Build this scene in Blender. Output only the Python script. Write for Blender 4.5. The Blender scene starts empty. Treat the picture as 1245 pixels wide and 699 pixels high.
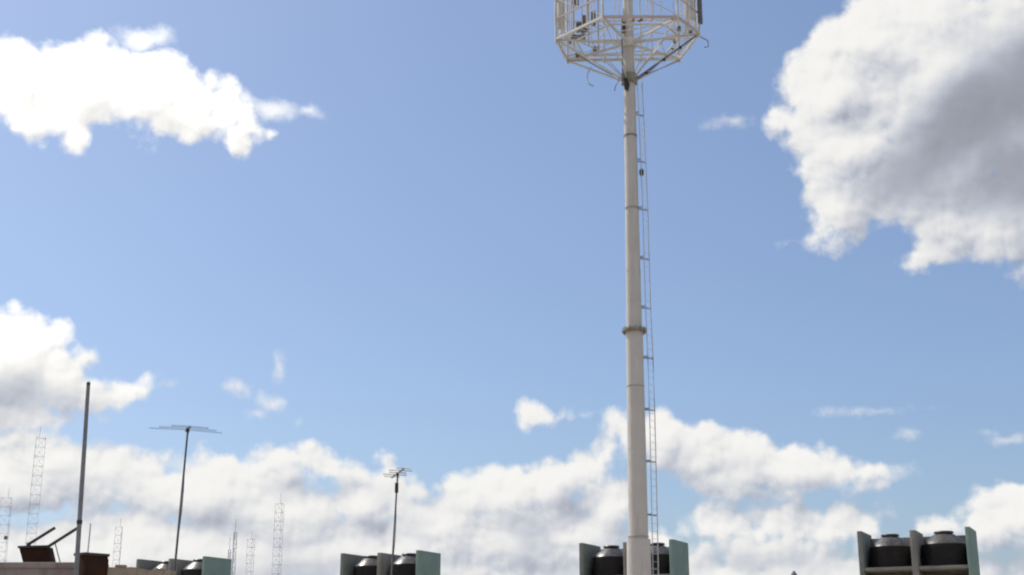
import bpy, bmesh, math, random
from mathutils import Vector, Matrix

random.seed(11)
scene = bpy.context.scene
COL = scene.collection

# ------------------------------------------------------------------ camera
EYE = 10.6                       # eye height: 1.6 m above the flat roof
ROOF = 9.0
F = 1600.0 / 1245.0              # focal length / picture width
PITCH = math.atan(458.5 / 1600.0)
cam_d = bpy.data.cameras.new('camera')
cam_d.sensor_width = 36.0
cam_d.lens = 36.0 * F
cam_d.clip_start = 0.1
cam_d.clip_end = 12000
cam = bpy.data.objects.new('camera', cam_d)
cam.location = (0, 0, EYE)
cam.rotation_euler = (math.pi / 2 + PITCH, 0, 0)
COL.objects.link(cam)
scene.camera = cam

SP, CP = math.sin(PITCH), math.cos(PITCH)


def ray(px, py):
    r = (px - 622.5) / 1600.0
    u = (349.5 - py) / 1600.0
    return Vector((r, CP - u * SP, SP + u * CP))


def at(px, py, Y):
    d = ray(px, py)
    return d * (Y / d.y) + Vector((0, 0, EYE))


def atz(px, py, z):
    d = ray(px, py)
    return d * ((z - EYE) / d.z) + Vector((0, 0, EYE))


# ------------------------------------------------------------------ colour management, light
scene.view_settings.view_transform = 'Standard'
scene.view_settings.look = 'None'
scene.view_settings.gamma = 1.0
scene.view_settings.exposure = 0.0
scene.view_settings.use_curve_mapping = False
try:
    scene.cycles.use_adaptive_sampling = True
    scene.cycles.adaptive_threshold = 0.03
    scene.cycles.adaptive_min_samples = 12
    scene.cycles.max_bounces = 5
    scene.cycles.diffuse_bounces = 3
except Exception:
    pass
try:
    scene.cycles.pixel_filter_type = 'BLACKMAN_HARRIS'
    scene.cycles.filter_width = 2.1
except Exception:
    pass

SUN_AZ, SUN_EL = -54.0, 52.0     # degrees; left of the view, in front of the camera
sd = Vector((math.sin(math.radians(SUN_AZ)) * math.cos(math.radians(SUN_EL)),
             math.cos(math.radians(SUN_AZ)) * math.cos(math.radians(SUN_EL)),
             math.sin(math.radians(SUN_EL))))
sun_d = bpy.data.lights.new('sun', 'SUN')
sun_d.energy = 4.0
sun_d.angle = math.radians(0.5)
sun_d.color = (1.0, 0.955, 0.88)
sun = bpy.data.objects.new('sun', sun_d)
sun.rotation_euler = sd.to_track_quat('Z', 'Y').to_euler()
sun.location = (-20, 20, 60)
COL.objects.link(sun)

# ------------------------------------------------------------------ sky
world = bpy.data.worlds.new('World')
scene.world = world
world.use_nodes = True
wt = world.node_tree
wt.nodes.clear()


class NB:
    """small node builder"""

    def __init__(self, tree):
        self.t = tree

    def new(self, kind, **kw):
        n = self.t.nodes.new(kind)
        for k, v in kw.items():
            setattr(n, k, v)
        return n

    def put(self, sock, v):
        if isinstance(v, bpy.types.NodeSocket):
            self.t.links.new(v, sock)
        else:
            sock.default_value = v

    def m(self, op, a, b=None, c=None, clamp=False):
        n = self.new('ShaderNodeMath', operation=op, use_clamp=clamp)
        self.put(n.inputs[0], a)
        if b is not None:
            self.put(n.inputs[1], b)
        if c is not None:
            self.put(n.inputs[2], c)
        return n.outputs[0]

    def v(self, op, a, b=None, scale=None):
        n = self.new('ShaderNodeVectorMath', operation=op)
        self.put(n.inputs[0], a)
        if b is not None:
            self.put(n.inputs[1], b)
        if scale is not None:
            self.put(n.inputs['Scale'], scale)
        return n.outputs['Value'] if op in ('LENGTH', 'DOT_PRODUCT') else n.outputs['Vector']

    def xyz(self, x, y, z=0.0):
        n = self.new('ShaderNodeCombineXYZ')
        for i, q in enumerate((x, y, z)):
            self.put(n.inputs[i], q)
        return n.outputs[0]

    def sep(self, vec):
        n = self.new('ShaderNodeSeparateXYZ')
        self.put(n.inputs[0], vec)
        return n.outputs

    def noise(self, vec, scale, detail=4.0, rough=0.5, color=False):
        n = self.new('ShaderNodeTexNoise', noise_dimensions='3D')
        self.put(n.inputs['Vector'], vec)
        n.inputs['Scale'].default_value = scale
        n.inputs['Detail'].default_value = detail
        n.inputs['Roughness'].default_value = rough
        return n.outputs['Color'] if color else n.outputs['Fac']

    def voronoi(self, vec, scale, detail=2.0, rough=0.5):
        n = self.new('ShaderNodeTexVoronoi', feature='F1')
        self.put(n.inputs['Vector'], vec)
        n.inputs['Scale'].default_value = scale
        n.inputs['Detail'].default_value = detail
        n.inputs['Roughness'].default_value = rough
        return n.outputs['Distance']

    def step(self, x, lo, hi, a=0.0, b=1.0):
        n = self.new('ShaderNodeMapRange', interpolation_type='SMOOTHSTEP')
        self.put(n.inputs['Value'], x)
        for k, q in zip(('From Min', 'From Max', 'To Min', 'To Max'), (lo, hi, a, b)):
            self.put(n.inputs[k], q)
        return n.outputs[0]

    def mix(self, fac, a, b, kind='MIX'):
        n = self.new('ShaderNodeMix', data_type='RGBA', blend_type=kind)
        self.put(n.inputs[0], fac)
        for s, q in ((n.inputs[6], a), (n.inputs[7], b)):
            self.put(s, q if isinstance(q, bpy.types.NodeSocket) else (*q, 1.0))
        return n.outputs[2]

    def blobs(self, vec, lst, smooth):
        """union of soft ellipses on the sky: positive (degrees) inside"""
        cur = None
        for b in lst:
            cx, cy, rx, ry = b[:4]
            rot = b[4] if len(b) > 4 else 0.0
            az, el = sky_deg(cx, cy)
            k = 0.0358
            ix, iy = 1.0 / (rx * k), 1.0 / (ry * k)
            if rot:
                c_, s_ = math.cos(math.radians(rot)), math.sin(math.radians(rot))
                ux = self.m('ADD', self.v('DOT_PRODUCT', vec, (c_ * ix, s_ * ix, 0)), -(c_ * az + s_ * el) * ix)
                uy = self.m('ADD', self.v('DOT_PRODUCT', vec, (-s_ * iy, c_ * iy, 0)), -(-s_ * az + c_ * el) * iy)
                loc = self.xyz(ux, uy, 0.0)
            else:
                loc = self.v('MULTIPLY_ADD', vec, (ix, iy, 0.0))
                loc.node.inputs[2].default_value = (-az * ix, -el * iy, 0.0)
            ln = self.v('LENGTH', loc)
            r = min(rx, ry, 60) * k
            s = self.m('MULTIPLY_ADD', ln, -r, r)
            cur = s if cur is None else self.m('SMOOTH_MAX', cur, s, smooth)
        return cur


def sky_deg(px, py):
    d = ray(px, py)
    return math.degrees(math.atan2(d.x, d.y)), math.degrees(math.atan2(d.z, math.hypot(d.x, d.y)))


# cumulus: centre x, y, half width, half height (positions in the photograph, turned into azimuth and elevation), turn
CLOUDS = [
    # bright cloud, upper left
    (15, 95, 72, 52), (105, 104, 85, 54), (40, 128, 88, 36), (172, 114, 80, 58), (222, 128, 66, 46), (268, 142, 44, 32), (150, 150, 110, 22),
    (276, 132, 36, 34), (292, 160, 26, 26), (294, 176, 14, 14), (95, 168, 20, 26), (256, 97, 12, 12), (30, 48, 22, 12), (140, 62, 36, 18),
    (-120, 90, 90, 60),
    # big grey cloud, right
    (1175, 90, 175, 118), (1006, 108, 62, 60), (1055, 48, 80, 52), (985, 160, 40, 30), (1130, 10, 95, 50), (962, 146, 36, 18), (1032, 178, 74, 64),
    (1018, 245, 40, 54), (1000, 290, 38, 15), (1016, 276, 40, 24), (1084, 258, 46, 22), (1120, 215, 90, 55), (1112, 258, 50, 30), (1150, 258, 60, 44), (1215, 285, 60, 34), (1135, 298, 38, 24), (1180, 285, 45, 30), (1225, 250, 75, 58),
    (1310, 170, 150, 150),
    # cloud at the left edge
    (-25, 440, 70, 60), (18, 430, 52, 46), (62, 418, 26, 24), (60, 460, 64, 40), (108, 478, 50, 24), (155, 474, 30, 20),
    (180, 456, 11, 14), (0, 500, 90, 32), (70, 505, 60, 16),
    # long bank above the roofs
    (20, 580, 130, 40), (130, 580, 90, 32), (210, 590, 100, 32), (290, 575, 60, 26), (345, 556, 40, 24), (395, 566, 46, 24), (445, 575, 34, 18), (488, 569, 20, 7),
    (420, 612, 80, 26), (500, 620, 60, 26), (560, 612, 60, 30), (620, 598, 60, 34), (672, 585, 52, 38), (705, 570, 30, 26), (735, 545, 26, 42), (760, 530, 26, 38),
    (790, 525, 34, 34), (815, 545, 36, 30), (850, 560, 46, 34), (880, 555, 36, 28), (935, 562, 36, 22), (985, 568, 48, 22), (1035, 575, 34, 13), (960, 596, 50, 11),
    (740, 610, 40, 40), (800, 655, 40, 26), (850, 648, 50, 24), (920, 645, 70, 22), (1000, 648, 62, 24), (1060, 660, 40, 20),
    (1130, 645, 40, 15), (1205, 640, 42, 36), (1250, 625, 46, 44),
    (930, 672, 150, 34), (870, 640, 60, 26), (1040, 645, 50, 24), (300, 680, 420, 62), (180, 650, 120, 40), (330, 620, 110, 44), (440, 610, 60, 36), (230, 600, 90, 30), (530, 640, 80, 40), (905, 562, 52, 40), (950, 570, 66, 34), (1015, 574, 52, 28), (880, 580, 40, 30), (1010, 640, 80, 24), (930, 640, 80, 26), (240, 600, 140, 46), (60, 570, 90, 42), (30, 535, 70, 26), (480, 600, 60, 26), (800, 520, 40, 36), (840, 540, 46, 36), (880, 720, 420, 52), (640, 650, 150, 46),
    # small ones
    (660, 500, 28, 15), (688, 496, 26, 11), (636, 514, 9, 12), (641, 540, 14, 8),
]
WISPS = [
    (172, 46, 40, 20), (328, 133, 30, 17), (372, 139, 18, 7), (300, 120, 20, 14), (286, 474, 16, 12), (328, 489, 17, 12), (334, 445, 7, 18), (885, 150, 24, 11),
    (1200, 521, 15, 6), (1050, 497, 50, 7), (1100, 526, 18, 6), (1225, 530, 30, 9), (308, 505, 12, 6), (366, 508, 6, 7), (85, 580, 40, 8), (205, 470, 12, 8), (1060, 578, 40, 14),
]
SHADE = [   # thick, grey hearts of the clouds
    (1195, 135, 130, 66, 28), (1262, 105, 90, 84), (1125, 200, 95, 48, 25), (1240, 215, 90, 60),
    (18, 478, 70, 26), (80, 492, 50, 12), (-40, 480, 70, 40), (60, 575, 50, 7),
    (650, 645, 90, 26), (700, 612, 28, 24), (520, 612, 34, 12), (430, 640, 60, 16), (390, 592, 40, 7), (270, 632, 60, 10), (20, 628, 40, 14),
    (930, 680, 110, 16), (900, 565, 22, 10), (1000, 590, 30, 6), (1220, 680, 60, 22), (350, 685, 120, 24), (830, 585, 34, 9),
]
DEEP = [    # the thick shadowed side of the big cloud on the right
    (1205, 140, 115, 66, 30), (1270, 100, 90, 80), (1150, 205, 90, 44, 25), (1250, 215, 80, 55),
]
LIGHT = [   # bright puffs within them
    (585, 650, 40, 11), (700, 650, 40, 12), (640, 615, 26, 11), (200, 655, 60, 10), (330, 640, 40, 10),
]

def cloud_group(name, fill):
    """a node group: direction in, one number out"""
    grp = bpy.data.node_groups.new(name, 'ShaderNodeTree')
    grp.interface.new_socket('Vector', in_out='INPUT', socket_type='NodeSocketVector')
    grp.interface.new_socket('Value', in_out='OUTPUT', socket_type='NodeSocketFloat')
    g = NB(grp)
    gi, go = g.new('NodeGroupInput'), g.new('NodeGroupOutput')
    dirv = g.v('NORMALIZE', gi.outputs[0])
    dx, dy, dz = g.sep(dirv)
    az = g.m('MULTIPLY', g.m('ARCTAN2', dx, dy), 57.29578)
    el = g.m('MULTIPLY', g.m('ARCSINE', dz), 57.29578)
    wx = g.m('MULTIPLY_ADD', g.noise(dirv, 22.0, 5.0, 0.55), 1.9, -0.95)
    wy = g.m('MULTIPLY_ADD', g.noise(g.v('ADD', dirv, (7.3, 1.1, 4.7)), 22.0, 5.0, 0.55), 1.7, -0.85)
    posw = g.xyz(g.m('ADD', az, wx), g.m('ADD', el, wy), 0.0)
    g.put(go.inputs[0], fill(g, dirv, az, el, posw))
    return grp


def fill_fine(g, dirv, az, el, posw):
    """cauliflower relief: rounded cells of several sizes and a fractal"""
    vd = g.voronoi(dirv, 32.0, 2.0, 0.45)
    billow = g.m('SUBTRACT', 0.50, vd)
    fb = g.m('SUBTRACT', g.noise(dirv, 46.0, 6.0, 0.58), 0.5)
    return g.m('ADD', g.m('MULTIPLY', billow, 0.9), g.m('MULTIPLY', fb, 1.3))


def fill_density(g, dirv, az, el, posw):
    field = g.blobs(posw, CLOUDS, 0.35)
    # beyond the picture: the same fair-weather cumulus scattered all round
    ox = g.m('DIVIDE', g.m('ABSOLUTE', az), 23.5)
    oy = g.m('DIVIDE', g.m('ABSOLUTE', g.m('SUBTRACT', el, 10.0)), 20.5)
    outside = g.step(g.m('MAXIMUM', ox, oy), 0.98, 1.12)
    other = g.m('MULTIPLY', g.m('SUBTRACT', g.noise(dirv, 2.6, 3.0, 0.5), 0.53), 26.0)
    other = g.m('SUBTRACT', other, g.m('MULTIPLY', g.m('SUBTRACT', 1.0, outside), 30.0))
    return g.m('SMOOTH_MAX', field, other, 0.4)


def fill_wisp(g, dirv, az, el, posw):
    fb = g.m('SUBTRACT', g.noise(dirv, 46.0, 7.0, 0.62), 0.5)
    return g.m('ADD', g.blobs(posw, WISPS, 0.1), g.m('MULTIPLY', fb, 0.9))


def fill_shade(g, dirv, az, el, posw):
    fb = g.m('SUBTRACT', g.noise(dirv, 46.0, 7.0, 0.62), 0.5)
    return g.m('ADD', g.blobs(posw, SHADE, 0.5), g.m('MULTIPLY', fb, 0.8))


def fill_light(g, dirv, az, el, posw):
    return g.m('MULTIPLY', g.m('MAXIMUM', g.blobs(posw, LIGHT, 0.3), 0.0), 3.0)


def fill_deep(g, dirv, az, el, posw):
    return g.blobs(posw, DEEP, 0.6)


G_DEEP = cloud_group('cloud_deep', fill_deep)
G_DENS = cloud_group('cloud_density', fill_density)
G_FINE = cloud_group('cloud_relief', fill_fine)
G_WISP = cloud_group('cloud_wisps', fill_wisp)
G_SHADE = cloud_group('cloud_hearts', fill_shade)
G_LIGHT = cloud_group('cloud_puffs', fill_light)

w = NB(wt)
tc = w.new('ShaderNodeTexCoord')
D0 = w.v('NORMALIZE', tc.outputs['Generated'])
sky = w.new('ShaderNodeTexSky', sky_type='NISHITA')
sky.sun_disc = False
sky.sun_elevation = math.radians(SUN_EL)
sky.sun_rotation = math.radians(SUN_AZ)
sky.altitude = 0.0
sky.air_density = 1.0
sky.dust_density = 1.6
sky.ozone_density = 4.0
SKY_STRENGTH = 0.12
tang = Vector((-0.55, 0.0, 0.84)).normalized()     # towards the sun, across the sky in view



def grp_out(tree, vec):
    n = w.new('ShaderNodeGroup', node_tree=tree)
    w.put(n.inputs[0], vec)
    return n.outputs[0]


fA = grp_out(G_DENS, D0)
fC = grp_out(G_DENS, w.v('ADD', D0, tuple(tang * 0.026)))
rA = grp_out(G_FINE, D0)
rB = grp_out(G_FINE, w.v('ADD', D0, tuple(tang * 0.0055)))
dA = w.m('ADD', w.m('ADD', fA, rA), 0.22)
alpha = w.step(dA, -0.19, 0.44)
walpha = w.m('MULTIPLY', w.step(grp_out(G_WISP, D0), -0.12, 0.5), 0.75)
rim = w.m('MULTIPLY', w.m('SUBTRACT', rA, rB), 0.40)
body = w.m('MULTIPLY', w.m('MINIMUM', w.m('MAXIMUM', w.m('SUBTRACT', fA, fC), -1.0), 1.0), 0.24)
lit = w.m('ADD', w.m('MULTIPLY', rim, w.step(dA, 0.3, 2.2, 1.0, 0.45)), body)
grey = w.step(w.m('SUBTRACT', grp_out(G_SHADE, D0), grp_out(G_LIGHT, D0)), -0.55, 1.5)
deep = w.step(grp_out(G_DEEP, D0), -0.5, 1.1)
near_sun = w.step(w.v('DOT_PRODUCT', D0, tuple(sd)), 0.56, 0.81)   # clouds near the sun shine through
val = w.m('ADD', 0.775, w.m('MULTIPLY', near_sun, 0.42))
val = w.m('SUBTRACT', w.m('SUBTRACT', val, w.m('MULTIPLY', grey, 0.31)), w.m('MULTIPLY', deep, 0.09))
val = w.m('ADD', val, w.m('MULTIPLY', lit, w.m('MULTIPLY', w.m('MULTIPLY_ADD', grey, -0.66, 1.0), w.m('MULTIPLY_ADD', deep, -0.5, 1.0))))
val = w.m('MAXIMUM', w.m('SMOOTH_MIN', val, w.m('MULTIPLY_ADD', near_sun, 0.4, 0.93), 0.30), 0.34)
tone = w.mix(w.step(val, 0.40, 0.95), (0.90, 0.965, 1.12), (1.0, 0.99, 0.965))
ccol = w.mix(1.0, tone, w.xyz(val, val, val), 'MULTIPLY')
a_all = w.m('MAXIMUM', alpha, walpha)
# a thin high veil over the blue, patchy
veil = w.m('MULTIPLY_ADD', w.noise(D0, 3.0, 3.0, 0.55), 0.12, 0.11)
skyc = w.mix(veil, w.v('MULTIPLY', sky.outputs[0], (0.97, 1.0, 1.03)), tuple(c / SKY_STRENGTH for c in (0.44, 0.55, 0.83)))
bg = w.new('ShaderNodeBackground')
bg.inputs['Strength'].default_value = SKY_STRENGTH
w.put(bg.inputs['Color'], skyc)
bgc = w.new('ShaderNodeBackground')
w.put(bgc.inputs['Color'], ccol)
ms = w.new('ShaderNodeMixShader')
w.put(ms.inputs[0], a_all)
wt.links.new(bg.outputs[0], ms.inputs[1])
wt.links.new(bgc.outputs[0], ms.inputs[2])
out = w.new('ShaderNodeOutputWorld')
wt.links.new(ms.outputs[0], out.inputs['Surface'])
try:
    world.cycles.sampling_method = 'MANUAL'
    world.cycles.sample_map_resolution = 256
except Exception:
    pass


# ------------------------------------------------------------------ materials
def material(name, base, alt=None, scale=3.0, rough=0.7, metal=0.0, bump=0.0, bscale=40.0, streak=False, stain=None, spec=0.5):
    """base colour broken up by two sizes of noise (and by runs of dirt where asked), with a fine relief"""
    mt = bpy.data.materials.new(name)
    mt.use_nodes = True
    b = NB(mt.node_tree)
    pr = mt.node_tree.nodes['Principled BSDF']
    co = b.new('ShaderNodeTexCoord').outputs['Object']
    alt = alt or tuple(c * 0.75 for c in base)
    n1 = b.noise(co, scale, 6.0, 0.6)
    col = b.mix(b.step(n1, 0.32, 0.68), base, alt)
    if streak:
        sv = b.new('ShaderNodeMapping')
        b.put(sv.inputs['Vector'], co)
        sv.inputs['Scale'].default_value = (9.0, 9.0, 0.7)
        n2 = b.noise(sv.outputs[0], 1.3, 5.0, 0.6)
        col = b.mix(b.m('MULTIPLY', b.step(n2, 0.5, 0.75), 0.55), col, stain or tuple(c * 0.5 for c in base))
    b.put(pr.inputs['Base Color'], col)
    pr.inputs['Metallic'].default_value = metal
    pr.inputs['Specular IOR Level'].default_value = spec
    b.put(pr.inputs['Roughness'], b.step(b.noise(co, scale * 2.3, 4.0, 0.6), 0.3, 0.7, max(0.05, rough - 0.1), min(1.0, rough + 0.1)))
    if bump:
        bn = b.new('ShaderNodeBump')
        bn.inputs['Strength'].default_value = bump
        bn.inputs['Distance'].default_value = 0.01
        b.put(bn.inputs['Height'], b.noise(co, bscale, 5.0, 0.6))
        b.put(pr.inputs['Normal'], bn.outputs[0])
    return mt


M = {
    'ground': material('city ground', (0.16, 0.15, 0.13), (0.10, 0.11, 0.09), 0.02, 0.95),
    'roof': material('roof screed', (0.42, 0.365, 0.30), (0.33, 0.28, 0.23), 0.5, 0.9, bump=0.4),
    'mast_paint': material('cream mast paint', (0.575, 0.53, 0.47), (0.525, 0.475, 0.42), 1.6, 0.5, streak=True, stain=(0.40, 0.345, 0.29)),
    'galv': material('galvanised steel', (0.68, 0.65, 0.58), (0.55, 0.52, 0.46), 6.0, 0.5, 0.15),
    'pinksteel': material('primed steel', (0.58, 0.46, 0.42), (0.5, 0.42, 0.38), 5.0, 0.6),
    'ring': material('weathered flange steel', (0.30, 0.28, 0.21), (0.2, 0.18, 0.13), 8.0, 0.7),
    'bracket': material('grey bracket steel', (0.22, 0.22, 0.23), (0.15, 0.15, 0.16), 8.0, 0.6),
    'rail': material('pale ladder steel', (0.56, 0.56, 0.57), (0.46, 0.46, 0.48), 6.0, 0.5),
    'dark': material('black rubber and cable', (0.022, 0.022, 0.025), (0.035, 0.033, 0.032), 8.0, 0.6),
    'radio': material('dark grey radio casing', (0.15, 0.145, 0.14), (0.11, 0.11, 0.11), 6.0, 0.55),
    'mint': material('faded mint render', (0.21, 0.285, 0.24), (0.175, 0.245, 0.21), 1.2, 0.9, bump=0.3, streak=True, stain=(0.13, 0.18, 0.165)),
    'mint_edge': material('pale worn mint edge', (0.205, 0.21, 0.18), (0.155, 0.165, 0.145), 3.0, 0.9, bump=0.3),
    'cement': material('bare cement render', (0.27, 0.25, 0.215), (0.19, 0.175, 0.15), 1.5, 0.95, bump=0.4, streak=True, stain=(0.15, 0.135, 0.115)),
    'brown': material('shade painted brown wall', (0.10, 0.075, 0.055), (0.06, 0.048, 0.036), 1.5, 0.95, bump=0.4),  # brown wall colour, darkened to hold the shade of the open bay
    'tank': material('black plastic tank', (0.014, 0.012, 0.011), (0.021, 0.018, 0.016), 2.0, 0.5, spec=0.16),
    'tank_dusty': material('dusty black plastic', (0.10, 0.088, 0.078), (0.05, 0.045, 0.041), 3.0, 0.34),
    'tank_lid': material('black lid', (0.014, 0.014, 0.015), (0.022, 0.022, 0.022), 4.0, 0.42),
    'hut': material('grey brown plaster', (0.34, 0.275, 0.25), (0.27, 0.215, 0.20), 1.2, 0.95, bump=0.4, streak=True, stain=(0.14, 0.115, 0.105)),
    'tan': material('tan cement plaster', (0.42, 0.33, 0.24), (0.3, 0.235, 0.17), 1.3, 0.95, bump=0.4, streak=True, stain=(0.13, 0.1, 0.075)),
    'rust': material('rusty sheet steel', (0.052, 0.021, 0.011), (0.028, 0.014, 0.009), 4.0, 0.85, spec=0.15, bump=0.3, streak=True, stain=(0.02, 0.013, 0.011)),
    'blackiron': material('blackened iron', (0.03, 0.027, 0.027), (0.045, 0.035, 0.03), 6.0, 0.6),
    'pipe': material('grey pipe', (0.23, 0.23, 0.24), (0.17, 0.17, 0.17), 3.0, 0.5, 0.3),
    'aerial': material('dark aluminium', (0.055, 0.06, 0.07), (0.08, 0.08, 0.09), 6.0, 0.5, 0.3),
    'aerial_brown': material('brown aluminium', (0.12, 0.085, 0.075), (0.08, 0.065, 0.06), 6.0, 0.6, 0.2),
    'lattice': material('pale lattice steel', (0.58, 0.58, 0.62), (0.5, 0.5, 0.54), 1.0, 0.6),
    'lattice_red': material('faded red and white lattice steel', (0.62, 0.53, 0.55), (0.55, 0.5, 0.53), 1.0, 0.6),
    'white': material('white rod paint', (0.7, 0.7, 0.68), (0.6, 0.6, 0.58), 4.0, 0.5),
}


# ------------------------------------------------------------------ mesh helpers
class MB:
    def __init__(self):
        self.v, self.f, self.s = [], [], []

    def box(self, c, size, rot=None):
        R = rot or Matrix.Identity(3)
        c = Vector(c)
        n = len(self.v)
        for i in range(8):
            p = Vector(((-.5, .5)[i & 1] * size[0], (-.5, .5)[i >> 1 & 1] * size[1], (-.5, .5)[i >> 2] * size[2]))
            self.v.append(c + R @ p)
        for q in ((0, 2, 3, 1), (4, 5, 7, 6), (0, 1, 5, 4), (2, 6, 7, 3), (0, 4, 6, 2), (1, 3, 7, 5)):
            self.f.append(tuple(n + i for i in q))
            self.s.append(False)
        return self

    def beam(self, a, b, wx, wy, up=(0, 0, 1)):
        a, b = Vector(a), Vector(b)
        z = (b - a).normalized()
        x = z.cross(Vector(up))
        if x.length < 1e-4:
            x = z.cross(Vector((0, 1, 0)))
        x.normalize()
        y = z.cross(x)
        R = Matrix((x, y, z)).transposed()
        return self.box((a + b) / 2, (wx, wy, (b - a).length), R)

    def tube(self, pts, rad, n=8, cap=True):
        pts = [Vector(p) for p in pts]
        rs = rad if isinstance(rad, (list, tuple)) else [rad] * len(pts)
        base = len(self.v)
        for i, p in enumerate(pts):
            t = (pts[min(i + 1, len(pts) - 1)] - pts[max(i - 1, 0)]).normalized()
            x = t.cross(Vector((0, 0, 1)))
            if x.length < 1e-3:
                x = t.cross(Vector((0, 1, 0)))
            x.normalize()
            y = t.cross(x)
            for k in range(n):
                a = 2 * math.pi * k / n
                self.v.append(p + (x * math.cos(a) + y * math.sin(a)) * rs[i])
        for i in range(len(pts) - 1):
            for k in range(n):
                k2 = (k + 1) % n
                self.f.append((base + i * n + k, base + (i + 1) * n + k, base + (i + 1) * n + k2, base + i * n + k2))
                self.s.append(True)
        if cap:
            self.f.append(tuple(base + k for k in range(n)))
            self.f.append(tuple(base + (len(pts) - 1) * n + k for k in reversed(range(n))))
            self.s += [False, False]
        return self

    def lathe(self, prof, n=40, c=(0, 0, 0)):
        """profile of (radius, z) from bottom to top"""
        base = len(self.v)
        c = Vector(c)
        for r, z in prof:
            for k in range(n):
                a = 2 * math.pi * k / n
                self.v.append(c + Vector((r * math.cos(a), r * math.sin(a), z)))
        for i in range(len(prof) - 1):
            for k in range(n):
                k2 = (k + 1) % n
                self.f.append((base + i * n + k, base + i * n + k2, base + (i + 1) * n + k2, base + (i + 1) * n + k))
                self.s.append(True)
        self.f.append(tuple(base + k for k in reversed(range(n))))
        self.f.append(tuple(base + (len(prof) - 1) * n + k for k in range(n)))
        self.s += [False, False]
        return self

    def build(self, name, mat, parent=None, bevel=0.0, loc=None):
        off = Vector(loc) if loc is not None else Vector((0, 0, 0))
        me = bpy.data.meshes.new(name)
        me.from_pydata([tuple(p - off) for p in self.v], [], self.f)
        me.polygons.foreach_set('use_smooth', self.s)
        me.materials.append(mat)
        if bevel:
            bm = bmesh.new()
            bm.from_mesh(me)
            eds = [e for e in bm.edges if len(e.link_faces) == 2 and e.calc_face_angle(0) > 0.7]
            bmesh.ops.bevel(bm, geom=eds, offset=bevel, segments=2, affect='EDGES', profile=0.5)
            bm.to_mesh(me)
            bm.free()
        try:
            me.set_sharp_from_angle(angle=math.radians(38))
        except Exception:
            pass
        me.update()
        o = bpy.data.objects.new(name, me)
        COL.objects.link(o)
        o.location = off
        if parent is not None:
            o.parent = parent
            if loc is None:
                o.location = (0, 0, 0)
        return o


def thing(name, label, cat, loc=(0, 0, 0), rz=0.0, group=None):
    o = bpy.data.objects.new(name, None)
    o.empty_display_size = 0.3
    COL.objects.link(o)
    o.location = loc
    o.rotation_euler = (0, 0, rz)
    o['label'] = label
    o['category'] = cat
    if group:
        o['group'] = group
    return o


def tag(o, label, cat, group=None):
    o['label'] = label
    o['category'] = cat
    if group:
        o['group'] = group
    return o


def dup(o, parent=None):
    c = o.copy()
    COL.objects.link(c)
    if parent is not None:
        c.parent = parent
    for ch in list(o.children):
        dup(ch, c)
    return c


# ------------------------------------------------------------------ setting
gm = MB()
N = 24
for i in range(N + 1):
    for j in range(N + 1):
        gm.v.append(Vector(((i / N - .5) * 16000, (j / N - .5) * 16000, 0)))
for i in range(N):
    for j in range(N):
        q = i * (N + 1) + j
        gm.f.append((q, q + N + 1, q + N + 2, q + 1))
        gm.s.append(False)
ground = gm.build('ground', M['ground'])
ground['kind'] = 'structure'
roof = MB().box((0, 26, ROOF / 2 + 0.002), (64, 68, ROOF - 0.004)).build('flat_roof', M['roof'])
roof['kind'] = 'structure'

# ------------------------------------------------------------------ roof tank shelters
TH = 0.4396
SW, SD, STOP = 2.9, 1.414, EYE + 3.457 - ROOF
WALL = 0.13
SHELF = 2.45 + EYE - ROOF        # top of the shelf above the roof


def make_shelter():
    r = thing('tank_shelter', 'x', 'shelter', group='roof shelters holding water tanks')
    zt = STOP
    # local x along the front, local y towards the back
    MB().box((WALL / 2, SD / 2, zt / 2), (WALL, SD, zt)).build('side_wall', M['mint_edge'], r, 0.012)
    MB().box((SW - WALL / 2, SD / 2, zt / 2), (WALL, SD, zt)).build('side_wall', M['mint'], r, 0.012)
    MB().box((SW / 2, SD / 2 - WALL / 2 - 0.005, zt / 2 - 0.015), (WALL + 0.03, SD - WALL - 0.01, zt - 0.03)).build('partition', M['cement'], r, 0.012)
    MB().box((SW / 2, SD - WALL / 2 - 0.01, zt / 2 - 0.05), (SW - 2 * WALL - 0.004, WALL, zt - 0.1)).build('back_wall', M['cement'], r, 0.01)
    bw = (SW - 3 * WALL - 0.03) / 2
    for k in (0, 1):
        x = WALL + bw / 2 + k * (bw + WALL + 0.03)
        MB().box((x, SD / 2 - 0.05, SHELF - 0.03), (bw - 0.006, SD - WALL - 0.18, 0.06)).build('shelf', M['cement'], r)
        MB().box((x, 0.055, SHELF - 0.0), (bw - 0.006, 0.09, 0.085)).build('front_beam', M['cement'], r, 0.01)
        MB().box((x, SD - WALL - 0.03, (SHELF - 0.14) / 2), (bw - 0.008, 0.03, SHELF - 0.14)).build('lower_panel', M['brown'], r)  # brown sheet over the lower back wall, shade under the shelf in its colour
    return r


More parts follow.
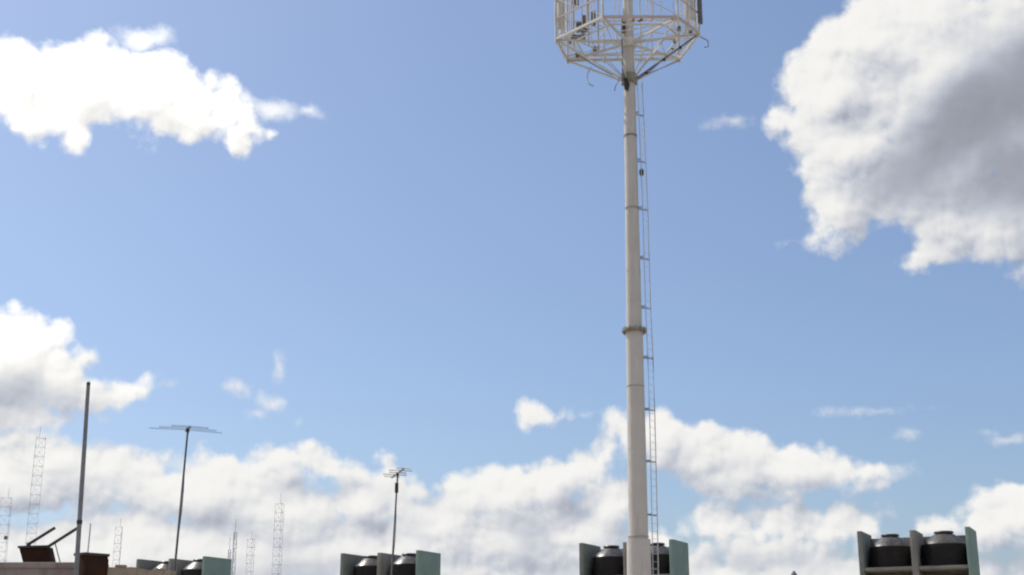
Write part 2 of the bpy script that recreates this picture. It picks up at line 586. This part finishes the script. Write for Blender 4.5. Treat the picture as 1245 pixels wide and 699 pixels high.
def make_tank(R, H):
    t = thing('water_tank', 'x', 'water tank', group='black water tanks in the shelters')
    b = H * 0.62
    prof = [(R * 0.95, 0.0), (R * 0.985, 0.02)]
    nr = 4
    for i in range(nr):
        z0 = 0.03 + (b - 0.04) * i / nr
        dz = (b - 0.04) / nr
        prof += [(R * 0.991, z0), (R, z0 + dz * 0.18), (R, z0 + dz * 0.8), (R * 0.991, z0 + dz * 0.96)]
    MB().lathe(prof + [(R * 0.99, b), (R * 0.96, b + 0.012)], 48).build('tank_body', M['tank'], t)
    dome = [(R * 0.965, b + 0.004)]
    h = H * 0.27
    for i in range(1, 11):
        s = i / 10
        dome.append((R * (0.965 - 0.53 * s ** 1.05), b + 0.004 + h * (1.06 * s - 0.06 * s * s) ** 0.93))
    ds = MB().lathe(dome, 48).build('tank_shoulder', M['tank_dusty'], t)
    rb = MB()
    for k in range(12):                                   # moulded ribs running up the shoulder
        a = 2 * math.pi * (k + .5) / 12
        pts = [Vector((math.cos(a) * (q[0] - 0.004), math.sin(a) * (q[0] - 0.004), q[1])) for q in dome[1:]]
        rb.tube(pts, 0.008, 6)
    rb.build('rib', M['tank_dusty'], ds)
    z = b + h + 0.004
    lr = R * 0.39
    lid = MB().lathe([(lr * 0.9, z - 0.02), (lr * 0.92, z + 0.03), (lr * 1.08, z + 0.035), (lr * 1.08, z + 0.062), (lr * 0.98, z + H * 0.088), (lr * 0.4, z + H * 0.10)], 36).build('tank_lid', M['tank_lid'], t)
    return t


SPOTS = [(9.256, 35.775), (1.970, 39.307), (-5.515, 43.03), (-12.734, 45.43)]
SLABEL = ['mint and grey tank shelter at the far right, nearest of the four',
          'tank shelter standing behind the tall cream mast',
          'tank shelter with a small aerial on a thin mast in front',
          'tank shelter behind the tan wall, farthest to the left']
TLABEL = [('left black water tank in the nearest shelter at the right', 'broad right black water tank in the nearest shelter, by the green side wall'),
          ('black water tank in the shelter left of the tall cream mast', 'black water tank half hidden behind the mast ladder'),
          ('left black water tank in the shelter with the small aerial', 'black water tank right of the thin aerial mast'),
          ('shiny topped water tank left of the leaning aerial mast', 'shiny topped water tank beside the turquoise wall, right of the leaning aerial mast')]
shelter0 = make_shelter()
tankA = make_tank(0.57, 0.965)
tankB = make_tank(0.605, 0.99)
for i, (x, y) in enumerate(SPOTS):
    s = shelter0 if i == 0 else dup(shelter0)
    s.location = (x, y, ROOF)
    s.rotation_euler = (0, 0, -TH)
    s['label'] = SLABEL[i]
    u = Vector((math.cos(TH), -math.sin(TH), 0))
    n = Vector((math.sin(TH), math.cos(TH), 0))
    for k, src in ((0, tankA), (1, tankB)):
        t = src if i == 0 else dup(src)
        bw = (SW - 3 * WALL - 0.03) / 2
        p = Vector((x, y, 0)) + u * (WALL + bw / 2 + k * (bw + WALL + 0.03)) + n * 0.70
        t.location = (p.x, p.y, ROOF + SHELF)
        t.rotation_euler = (0, 0, 0.6 * i + k)
        t['label'] = TLABEL[i][k]

# ------------------------------------------------------------------ tall mast with antenna platform
PY = 30.0


def pole_at(py):
    """axis of the mast at a given height in the photograph"""
    x = 777.2 - (699 - py) * (777.2 - 763.2) / 699
    return at(x, py, PY)


base = pole_at(699)
up1 = pole_at(400)
lean = (up1 - base) / (up1.z - base.z)
root = base + lean * (ROOF - base.z)
root.z = ROOF
mast = thing('antenna_mast', 'tall cream steel mast carrying a round antenna platform and a ladder', 'mast', root)


def ax(py):
    return pole_at(py) - root


def local(p):
    return Vector(p) - root


ztop = pole_at(-70) - root
sh = MB()
a655, a402, a97 = ax(652), ax(402), ax(97)
sh.tube([a655 - Vector((0, 0, 0.1)), a402], [0.222, 0.198], 40)
sh.tube([a402 + Vector((0, 0, 0.02)), a97, ax(50), ztop], [0.186, 0.142, 0.13, 0.12], 40)
sh.build('shaft', M['mast_paint'], mast)
MB().tube([Vector((0, 0, 0.0)), a655 + Vector((0, 0, -0.06)), a655], [0.30, 0.268, 0.25], 40).build('sleeve', M['mast_paint'], mast)
fl = MB().tube([a402 - Vector((0, 0, 0.026)), a402 + Vector((0, 0, 0.026))], 0.295, 36).build('flange', M['ring'], mast)
for k in range(12):
    bt = MB()
    a = 2 * math.pi * k / 12
    p = a402 + Vector((math.cos(a) * 0.255, math.sin(a) * 0.255, 0))
    bt.tube([p - Vector((0, 0, 0.07)), p + Vector((0, 0, 0.07))], 0.02, 6)
    bt.build('bolt', M['ring'], fl)
b165 = ax(166)
MB().tube([b165 - Vector((0, 0, 0.02)), b165 + Vector((0, 0, 0.02))], 0.166, 28).build('band', M['bracket'], mast)
b253 = ax(254)
MB().tube([b253 - Vector((0, 0, 0.014)), b253 + Vector((0, 0, 0.014))], 0.176, 28).build('band', M['ring'], mast)

for y, rr in ((600, 0.2185), (545, 0.213), (470, 0.2075), (330, 0.1815), (205, 0.1595)):       # weld seams
    q = ax(y)
    MB().tube([q - Vector((0, 0, 0.012)), q, q + Vector((0, 0, 0.012))], [rr, rr + 0.004, rr], 32, cap=False).build('weld_seam', M['ring'] if y == 470 else M['mast_paint'], mast)

# ladder up the right side, seen nearly edge-on
ladder = MB()


def rail_x(py):
    pts = [(100, 780.6), (138, 782.5), (253, 787.5), (373, 791.0), (434, 793.8), (500, 796.0), (625, 799.0), (699, 800.6)]
    for (y0, x0), (y1, x1) in zip(pts, pts[1:]):
        if py <= y1:
            return x0 + (x1 - x0) * (py - y0) / (y1 - y0)
    return pts[-1][1]


LO = Vector((0.145, 0.24, 0))
zl0, zl1 = 0.0, ax(100).z
ys = [100, 138, 253, 373, 434, 500, 625, 699]
outer = [local(at(rail_x(y), y, PY + 0.16)) for y in ys]
bot = outer[-1] + (outer[-1] - outer[-2]) / (outer[-1].z - outer[-2].z) * (0.0 - outer[-1].z)
outer_f = outer + [bot]
lad = MB().tube(outer_f, 0.012, 8).build('ladder', M['rail'], mast)
inner_f = [p - LO for p in outer_f]
MB().tube(inner_f, 0.010, 8).build('rail', M['rail'], lad)


def rail_at(z):
    for p, q in zip(outer_f, outer_f[1:]):
        if q.z <= z <= p.z:
            return q + (p - q) * ((z - q.z) / (p.z - q.z))
    return outer_f[0]


rung = MB().tube([Vector((0, 0, 0)), -LO], 0.0045, 6).build('rung', M['rail'], lad)
z = 0.3
first = True
while z < zl1 - 0.05:
    o = rung if first else rung.copy()
    if not first:
        COL.objects.link(o)
    first = False
    o.location = rail_at(z)
    z += 0.168
for y in (138, 195, 253, 313, 373, 434, 497, 560, 625, 690):
    z = ax(y).z
    p = rail_at(z)
    c = ax(y)
    m = MB()
    m.beam(c + (p - c).normalized() * 0.10, p, 0.022, 0.026)
    m.beam(c + (p - LO - c).normalized() * 0.10, p - LO, 0.02, 0.024)
    m.build('bracket', M['bracket'], mast)
p = local(at(780, 210, PY))
MB().lathe([(0.03, -0.08), (0.055, -0.05), (0.055, 0.06), (0.03, 0.09)], 12, p).build('cable_clamp', M['dark'], mast)
p = local(at(781, 214, PY))

# antenna platform
zp = pole_at(53).z


def pl(px, py, dz=0.0):
    q = atz(px, py, zp)
    q.z += dz
    return local(q)


HEX = [(850, 41), (824, 21), (733, 21), (676, 48), (690, 74), (826, 72)]
hexp = [pl(*q) for q in HEX]
ctr = Vector((ax(53).x, ax(53).y, zp - root.z))
for i in range(6):
    a, b = hexp[i], hexp[(i + 1) % 6]
    MB().beam(a, b, 0.045, 0.065).build('edge_beam', M['pinksteel'] if i in (0, 1) else M['galv'], mast)
    ia, ib = ctr + (a - ctr) * 0.72, ctr + (b - ctr) * 0.72
    MB().beam(ia, ib, 0.03, 0.035).build('inner_beam', M['galv'], mast)
for i in range(6):
    a = hexp[i]
    d = (a - ctr).normalized()
    MB().beam(ctr + d * 0.12 + Vector((0, 0, -0.006)), a + Vector((0, 0, -0.006)), 0.045, 0.06).build('radial_arm', M['galv'], mast)
# open grating between the two rings
gr = MB()
for i in range(6):
    a, b = hexp[i], hexp[(i + 1) % 6]
    for t in [k / 9 for k in range(1, 9)]:
        p0 = a + (b - a) * t
        p1 = ctr + (p0 - ctr) * 0.72
        gr.beam(p0 + Vector((0, 0, 0.03)), p1 + Vector((0, 0, 0.03)), 0.012, 0.014)
gro = gr.build('grating', M['galv'], mast)
gro['kind'] = 'stuff'
# collar and braces
ac = ax(97)
MB().tube([ac - Vector((0, 0, 0.12)), ac + Vector((0, 0, 0.12))], 0.20, 32).build('collar', M['ring'], mast)
ac2 = ax(53)
MB().tube([ac2 - Vector((0, 0, 0.13)), ac2 + Vector((0, 0, 0.10))], 0.175, 32).build('collar', M['galv'], mast)
for i in range(6):
    d = hexp[i] - ctr
    d.z = 0
    d.normalize()
    s = ac + d * 0.18
    MB().tube([s, ctr + (hexp[i] - ctr) * 0.965 + Vector((0, 0, -0.05))], 0.027 if i in (0, 3, 4) else 0.014, 8).build('brace', M['bracket'] if i == 0 else M['galv'], mast)
    MB().tube([s + Vector((0, 0, 0.1)), ctr + (hexp[i] - ctr) * 0.5 + Vector((0, 0, -0.05))], 0.014, 6).build('stay', M['galv'], mast)
# clips along the right brace carry a feeder cable
s, e = ac + (hexp[0] - ctr).normalized() * 0.2, ctr + (hexp[0] - ctr) * 0.965
fd = [s + (e - s) * t + Vector((0, -0.05, -0.05 - 0.03 * math.sin(9 * t))) for t in [k / 14 for k in range(15)]]
fc = MB().tube(fd, 0.015, 8).build('feeder_cable', M['bracket'], mast)
for t in (0.15, 0.45, 0.72):
    q = s + (e - s) * t + Vector((0, -0.05, -0.06))
    MB().box(q, (0.07, 0.07, 0.07)).build('clip', M['dark'], fc, 0.015)
# vertical pipes, hand rail
pipes = []
for i in range(6):
    a, b = hexp[i], hexp[(i + 1) % 6]
    ts = (0.0, 0.33, 0.66) if i in (1, 2, 4) else (0.0, 0.5)
    for t in ts:
        p = a + (b - a) * t
        pipes.append(p)
        MB().tube([p - Vector((0, 0, 0.10)), p + Vector((0, 0, 2.3))], 0.020 if t else 0.03, 8).build('mount_pipe', M['galv'], mast)
for h in (0.55, 1.1, 2.1):
    for i in range(6):
        MB().beam(hexp[i] + Vector((0, 0, h)), hexp[(i + 1) % 6] + Vector((0, 0, h)), 0.03, 0.03).build('hand_rail', M['galv'] if h > 0.6 else M['pinksteel'], mast)


# thin uprights, cross bracing, loose lines and small fittings that crowd the cage
rnd = random.Random(5)
for i in range(6):
    a, b = hexp[i], hexp[(i + 1) % 6]
    for t in (0.18, 0.42, 0.81):
        p = a + (b - a) * (t + rnd.uniform(-0.05, 0.05))
        p = ctr + (p - ctr) * rnd.choice((1.0, 0.97, 0.86))
        MB().tube([p - Vector((0, 0, 0.03)), p + Vector((0, 0, rnd.uniform(1.9, 2.4)))], 0.011, 6).build('upright', rnd.choice((M['galv'], M['galv'], M['pinksteel'], M['rail'])), mast)
    MB().beam(a + Vector((0, 0, 0.05)), b + Vector((0, 0, 1.1)), 0.016, 0.016).build('cross_brace', M['galv'], mast)
    MB().beam(ctr + (a - ctr) * 0.72, ctr + (b - ctr) * 0.45 + Vector((0, 0, -0.004)), 0.022, 0.022).build('cross_brace', M['galv'], mast)
    for k in range(3):
        p = ctr + (a + (b - a) * rnd.random() - ctr) * rnd.uniform(0.7, 0.98)
        MB().box(p + Vector((0, 0, rnd.uniform(-0.02, 0.10))), (rnd.uniform(0.05, 0.12), 0.06, rnd.uniform(0.05, 0.12)), Matrix.Rotation(rnd.random() * 3, 3, 'Z')).build('fitting', rnd.choice((M['bracket'], M['ring'], M['pinksteel'], M['radio'])), mast, 0.006)


# panel antennas on outriggers
def panel(px, py, zlow, h, wdt, mat, rz):
    p = pl(px, py)
    o = MB()
    R = Matrix.Rotation(rz, 3, 'Z')
    o.box(p + Vector((0, 0, zlow + h / 2)), (wdt, 0.10, h), R)
    ob = o.build('panel_antenna', mat, mast, 0.02)
    MB().tube([p + R @ Vector((0, 0.13, zlow - 0.15)), p + R @ Vector((0, 0.13, zlow + h))], 0.025, 8).build('pipe', M['galv'], ob)
    return ob


panel(852, 40, 0.25, 2.0, 0.16, M['radio'], math.radians(70))
panel(842, 38, 0.30, 1.9, 0.17, M['galv'], math.radians(80))
panel(800, 18, 0.7, 1.7, 0.22, M['galv'], 0.1)
panel(738, 20, 0.7, 1.7, 0.22, M['galv'], -0.1)
panel(680, 50, 0.35, 1.9, 0.2, M['galv'], math.radians(-60))
panel(700, 72, 1.5, 1.2, 0.2, M['radio'], math.radians(-160))
# radio boxes and loose gear on the left of the platform
for (px, py, dz, sx, sz) in ((712, 62, 0.75, 0.16, 0.42), (706, 66, 0.74, 0.22, 0.24), (722, 62, 0.9, 0.12, 0.36), (703, 62, 0.36, 0.38, 0.12), (724, 66, 0.12, 0.12, 0.12)):
    q = pl(px, py)
    MB().box(q + Vector((0, 0, dz)), (sx, 0.16, sz)).build('radio_box', M['radio'], mast, 0.015)
for i, (px, py) in enumerate(((698, 62), (716, 55), (728, 60))):
    q = pl(px, py)
    MB().tube([q, q + Vector((0, 0, 2.2))], 0.022, 8).build('mount_pipe', M['pinksteel'], mast)
# dark cable bundle coming out under the collar, loops of loose cable
c1 = ax(100) + Vector((-0.10, -0.16, 0))
c2 = ax(113) + Vector((-0.09, -0.155, 0))
MB().tube([c1, (c1 + c2) / 2 + Vector((0.01, -0.03, 0)), c2], [0.055, 0.075, 0.05], 12).build('cable_entry', M['dark'], mast)
q = ax(36) + Vector((-0.13, -0.10, 0))
MB().box(q, (0.09, 0.09, 0.28)).build('junction_box', M['dark'], mast, 0.015)


def loop(pts, r=0.012):
    pp = [local(at(x, y, Y)) for x, y, Y in pts]
    sm = []
    for i in range(len(pp) - 1):
        p0, p1, p2, p3 = pp[max(i - 1, 0)], pp[i], pp[i + 1], pp[min(i + 2, len(pp) - 1)]
        for k in range(6):
            t = k / 6
            sm.append(0.5 * ((2 * p1) + (p2 - p0) * t + (2 * p0 - 5 * p1 + 4 * p2 - p3) * t * t + (3 * p1 - p0 - 3 * p2 + p3) * t ** 3))
    sm.append(pp[-1])
    MB().tube(sm, r, 6).build('loose_cable', M['bracket'], mast)


loop([(719, 82, 31), (714, 92, 31), (716, 102, 30.8), (722, 105, 30.8)])
loop([(753, 96, 29.9), (749, 104, 29.8), (747, 111, 29.8)])
loop([(846, 40, 29.6), (853, 46, 29.6), (860, 50, 29.6), (861, 57, 29.6), (856, 58, 29.6)])
loop([(686, 71, 31.2), (700, 66, 30.6), (720, 78, 30.4), (745, 92, 30.1)], 0.016)
loop([(757, 20, 29.8), (756, 40, 29.8), (757, 70, 29.8), (757, 98, 29.85)], 0.02)
loop([(770, 96, 29.9), (800, 85, 30.3), (826, 74, 30.9)], 0.012)

# ------------------------------------------------------------------ hut wall, tan wall and rooftop clutter on the left
YW = 18.0
zt = at(46, 683, YW).z
xr = at(92, 683, YW).x
hut = thing('rooftop_hut', 'low grey brown plastered hut at the bottom left corner', 'hut', (xr - 4, YW + 1.4, ROOF))
MB().box((0, 0, (zt - ROOF) / 2 - 0.04), (8.0, 2.8, zt - ROOF - 0.08)).build('wall', M['hut'], hut)
MB().box((0, -0.0, zt - ROOF - 0.04), (8.06, 2.86, 0.08)).build('roof', M['hut'], hut, 0.012)
p0, p1 = at(93, 686.5, 18.5), at(214, 694, 20.6)
mid = (p0 + p1) / 2
twl = thing('parapet_wall', 'tan plastered wall running from the rusty box to the aerial mast', 'wall', (mid.x, mid.y, ROOF))
zr0, zr1 = p0.z - ROOF, p1.z - ROOF
tw = MB()
dv = Vector((p1.x - p0.x, p1.y - p0.y, 0))
nv = Vector((-dv.y, dv.x, 0)).normalized() * 0.18
h0, h1 = Vector((p0.x - mid.x, p0.y - mid.y, 0)), Vector((p1.x - mid.x, p1.y - mid.y, 0))
nseg = 14
topz = []
for k in range(nseg + 1):
    t = k / nseg
    b = h0 + (h1 - h0) * t
    zz = zr0 + (zr1 - zr0) * t + random.uniform(-0.012, 0.012)
    tw.v += [b.copy(), b + nv, b + nv + Vector((0, 0, zz)), b + Vector((0, 0, zz))]
for k in range(nseg):
    a = k * 4
    for q in ((0, 3, 7, 4), (1, 5, 6, 2), (3, 2, 6, 7), (0, 4, 5, 1)):
        tw.f.append(tuple(a + i for i in q))
        tw.s.append(False)
tw.f += [(0, 1, 2, 3), tuple(nseg * 4 + i for i in (3, 2, 1, 0))]
tw.s += [False, False]
tw.build('wall', M['tan'], twl)
for t, hh in ((0.30, 0.05), (0.47, 0.06), (0.58, 0.035), (0.88, 0.05)):          # lumps of mortar left on the top
    b = h0 + (h1 - h0) * t + nv * 0.5
    MB().box(b + Vector((0, 0, zr0 + (zr1 - zr0) * t + hh / 2 - 0.01)), (0.16, 0.12, hh), Matrix.Rotation(t * 7, 3, 'Z')).build('mortar_lump', M['tan'], twl, 0.012)

# rusty sheet-metal duct in front of the walls
YB = 17.3
bl, brp = at(93.5, 669, YB), at(123, 673.5, YB + 0.28)
duct = thing('rusty_duct', 'dark rusty metal box standing against the grey pole', 'duct', ((bl.x + brp.x) / 2, (bl.y + brp.y) / 2 + 0.12, ROOF), math.atan2(brp.y - bl.y, brp.x - bl.x))
wd = (Vector((brp.x, brp.y)) - Vector((bl.x, bl.y))).length
hd = (bl.z + brp.z) / 2 - ROOF
MB().box((0, 0, hd / 2 - 0.02), (wd - 0.02, 0.24, hd - 0.04)).build('casing', M['rust'], duct, 0.006)
MB().box((0, 0, hd - 0.02), (wd + 0.012, 0.262, 0.036)).build('cap', M['blackiron'], duct, 0.005)
for k in (-1, 1):
    MB().box((k * (wd / 2 - 0.018), -0.122, hd / 2 - 0.03), (0.026, 0.012, hd - 0.08)).build('corner_strip', M['rust'], duct)

# bare pole
pa, pb = at(107.4, 468, 17.0), at(93.0, 690, 17.0)
dr = (pa - pb) / (pa.z - pb.z)
foot = pb + dr * (ROOF - pb.z)
pole = thing('grey_pole', 'bare slender grey pole leaning to the right', 'pole', foot)
MB().tube([Vector((0, 0, 0)), (pa + pb) / 2 - foot, pa - foot], [0.031, 0.029, 0.024], 16).build('tube', M['pipe'], pole)
MB().lathe([(0.026, 0.0), (0.026, 0.035), (0.012, 0.045)], 14, pa - foot).build('cap', M['blackiron'], pole)
MB().tube([pb + dr * 0.55 - foot, pb + dr * 0.60 - foot], 0.036, 14).build('clamp', M['blackiron'], pole)
# pale thin rod behind the duct
pr_ = at(108.5, 636, 18.6)
rd = MB().tube([Vector((-0.02, 0, 0)), Vector((0.02, 0, pr_.z - ROOF))], 0.011, 8).build('thin_rod', M['white'], None)
rd.location = (pr_.x, pr_.y, ROOF)
tag(rd, 'short thin white rod rising behind the rusty box', 'rod')

# tilted box with two arms on the hut
YT = 18.6
tl, tr_, brr, bll = at(23, 665, YT), at(58, 664, YT), at(63.5, 683.6, YT), at(29, 683.6, YT)
ctrb = (bll + brr) / 2
ctrb.z = zt
tray = thing('iron_tray', 'dark brown tilted metal tray with two slanting arms on the hut roof', 'tray', ctrb)
bx = MB()
dep = Vector((0, 0.22, 0.0))
dz0 = zt - bll.z
low = [bll.copy(), brr.copy()]
for q in low:
    q.z = zt
fr = [low[0], low[1], tr_, tl]
bx.v = [q - ctrb for q in fr] + [q + dep - ctrb for q in fr]
bx.f = [(0, 1, 2, 3), (7, 6, 5, 4), (0, 4, 5, 1), (1, 5, 6, 2), (2, 6, 7, 3), (3, 7, 4, 0)]
bx.s = [False] * 6
bx.build('tray', M['rust'], tray, 0.006)
MB().beam(tl - ctrb + Vector((-.01, -.008, .005)), tr_ - ctrb + Vector((.01, -.008, .005)), 0.03, 0.03).build('lip', M['blackiron'], tray)
MB().beam(at(34, 661.5, YT + .2) - ctrb, at(67, 641, YT + .2) - ctrb, 0.036, 0.036).build('arm', M['blackiron'], tray, 0.004)
MB().beam(at(57, 665, YT) - ctrb, at(95, 641, YT) - ctrb, 0.036, 0.036).build('arm', M['blackiron'], tray, 0.004)
MB().tube([at(34.5, 666, YT + .2) - ctrb, at(35, 659.5, YT + .2) - ctrb], 0.03, 10).build('pivot', M['blackiron'], tray)
q = at(74.5, 683, YT)
q.z = zt
MB().tube([at(67, 660, YT) - ctrb, q - ctrb], 0.008, 6).build('stay', M['pipe'], tray)


# ------------------------------------------------------------------ television aerials on masts
def aerial(label, top_px, low_px, Y, rad, elems, boom_dir, step, spacing_mat, box=False, tilt=0.0):
    tp, lp = at(*top_px, Y), at(*low_px, Y)
    d = (tp - lp) / (tp.z - lp.z)
    ft = lp + d * (ROOF - lp.z)
    r = thing('tv_aerial', label, 'aerial', ft, group='television aerials on masts')
    top = tp - ft
    MB().tube([Vector((0, 0, 0)), top * 0.5, top + d * 0.02], [rad * 1.15, rad, rad * 0.8], 12).build('mast', M['pipe'], r)
    bd = Vector(boom_dir).normalized()
    n = len(elems)
    b0, b1 = top - bd * step * (n - 1) / 2, top + bd * step * (n - 1) / 2
    bo = MB().beam(b0 - bd * .05, b1 + bd * .05, 0.022, 0.022).build('boom', spacing_mat, r)
    side = bd.cross(Vector((0, 0, 1))).normalized()
    for k, (ln, er) in enumerate(elems):
        c = b0 + bd * step * k + Vector((0, 0, 0.014))
        for sg in (-1, 1):
            sag = Vector((0, 0, -tilt * ln))
            MB().tube([c, c + side * sg * ln / 2 + sag], er, 6).build('element', spacing_mat, bo)
    MB().box(top + Vector((0, 0, -0.02)), (0.05, 0.05, 0.08)).build('bracket', M['blackiron'], r, 0.006)
    if box:
        MB().box(top - d * 0.30 + Vector((0, -0.03, 0)), (0.07, 0.06, 0.20)).build('amplifier_box', M['dark'], r, 0.008)
    ws = []
    for k in range(13):                                  # cable taped down the mast
        t = k / 12
        ws.append(top * (1 - t * 0.75) + Vector((0.02 + 0.012 * math.sin(5 * k), -0.02, 0)))
    MB().tube(ws, 0.006, 5).build('cable', M['dark'], r)
    return r


aerial('long armed aerial on a leaning mast left of centre, in front of the farthest shelter', (228.5, 521, ), (212.5, 690), 22.0, 0.021,
       [(1.22, 0.005), (0.96, 0.005), (0.62, 0.006)], (0.40, -0.91, 0.0), 0.17, M['aerial'], tilt=0.014)
aerial('small bushy aerial on a thin mast before the second shelter from the left', (483.5, 575), (476.5, 690), 27.0, 0.021,
       [(0.34, 0.007), (0.50, 0.008), (0.36, 0.008), (0.48, 0.007), (0.30, 0.006)], (0.30, -0.95, 0.03), 0.26, M['aerial_brown'], box=True)


# ------------------------------------------------------------------ far lattice towers
def lattice(px, ptop, Y, wpx, label, mat, leg=0.05, nseg_h=1.35, box=None, taper=1.0):
    c = at(px, ptop, Y)
    h = c.z
    wd = wpx / 1600 * Y
    r = thing('lattice_tower', label, 'tower', (c.x, c.y, 0), random.uniform(0, 1), group='thin radio towers far off')
    R = wd / 1.75
    cor = [Vector((math.cos(a), math.sin(a), 0)) * R for a in (0.3, 0.3 + 2.094, 0.3 + 4.189)]
    up = Vector((0, 0, h))
    for q in cor:
        MB().beam(q, q * taper + up, leg, leg).build('leg', mat, r)
    br = MB()
    n = max(4, int(h / nseg_h))
    for k in range(n):
        z0, z1 = h * k / n, h * (k + 1) / n
        for i in range(3):
            s0, s1 = 1 + (taper - 1) * k / n, 1 + (taper - 1) * (k + 1) / n
            a, b = cor[i], cor[(i + 1) % 3]
            br.beam(a * s1 + Vector((0, 0, z1)), b * s1 + Vector((0, 0, z1)), leg * .9, leg * .9)
            if k % 2:
                br.beam(a * s0 + Vector((0, 0, z0)), b * s1 + Vector((0, 0, z1)), leg * .6, leg * .6)
            else:
                br.beam(b * s0 + Vector((0, 0, z0)), a * s1 + Vector((0, 0, z1)), leg * .6, leg * .6)
    br.build('bracing', mat, r)
    MB().tube([up, up + Vector((0, 0, 1.6))], 0.03, 6).build('lightning_rod', mat, r)
    if box:
        q = at(*box, Y)
        MB().box(Vector((q.x - c.x, q.y - c.y, q.z)).xyz, (0.4, 0.4, 0.55)).build('equipment_box', M['radio'], r)
    return r


lattice(48, 532, 190, 13, 'tall pale lattice tower above the dark tray with arms', M['lattice'], 0.033)
lattice(10, 605, 210, 14, 'pale lattice tower at the left edge with a small dark box', M['lattice'], 0.032, box=(7.5, 653))
lattice(146, 640, 230, 9, 'faint reddish lattice tower between the rusty box and the long armed aerial', M['lattice_red'], 0.034)
lattice(341, 612, 210, 11, 'pale lattice tower rising clear of the roofs, rightmost of them', M['lattice_red'], 0.034)
lattice(306, 655, 230, 9, 'short faint lattice tower right of the turquoise shelter wall', M['lattice_red'], 0.034)
lattice(286, 647, 160, 4, 'slim grey lattice mast just right of the turquoise shelter wall', M['lattice'], 0.055)
lattice(279, 668, 175, 3, 'slim short mast overlapping the turquoise shelter wall edge', M['lattice'], 0.06)

# small vent on the roof between two shelters, only its tip in view
vp = at(965, 693.5, 39.0)
vent = thing('roof_vent', 'small grey vent tip at the bottom edge between the two right shelters', 'vent', (vp.x, vp.y, ROOF))
MB().tube([Vector((0, 0, 0)), Vector((0, 0, vp.z - ROOF - 0.1))], 0.05, 12).build('pipe', M['pipe'], vent)
MB().lathe([(0.095, -0.17), (0.09, -0.1), (0.03, 0.0)], 14, (0, 0, vp.z - ROOF)).build('cowl', M['bracket'], vent)
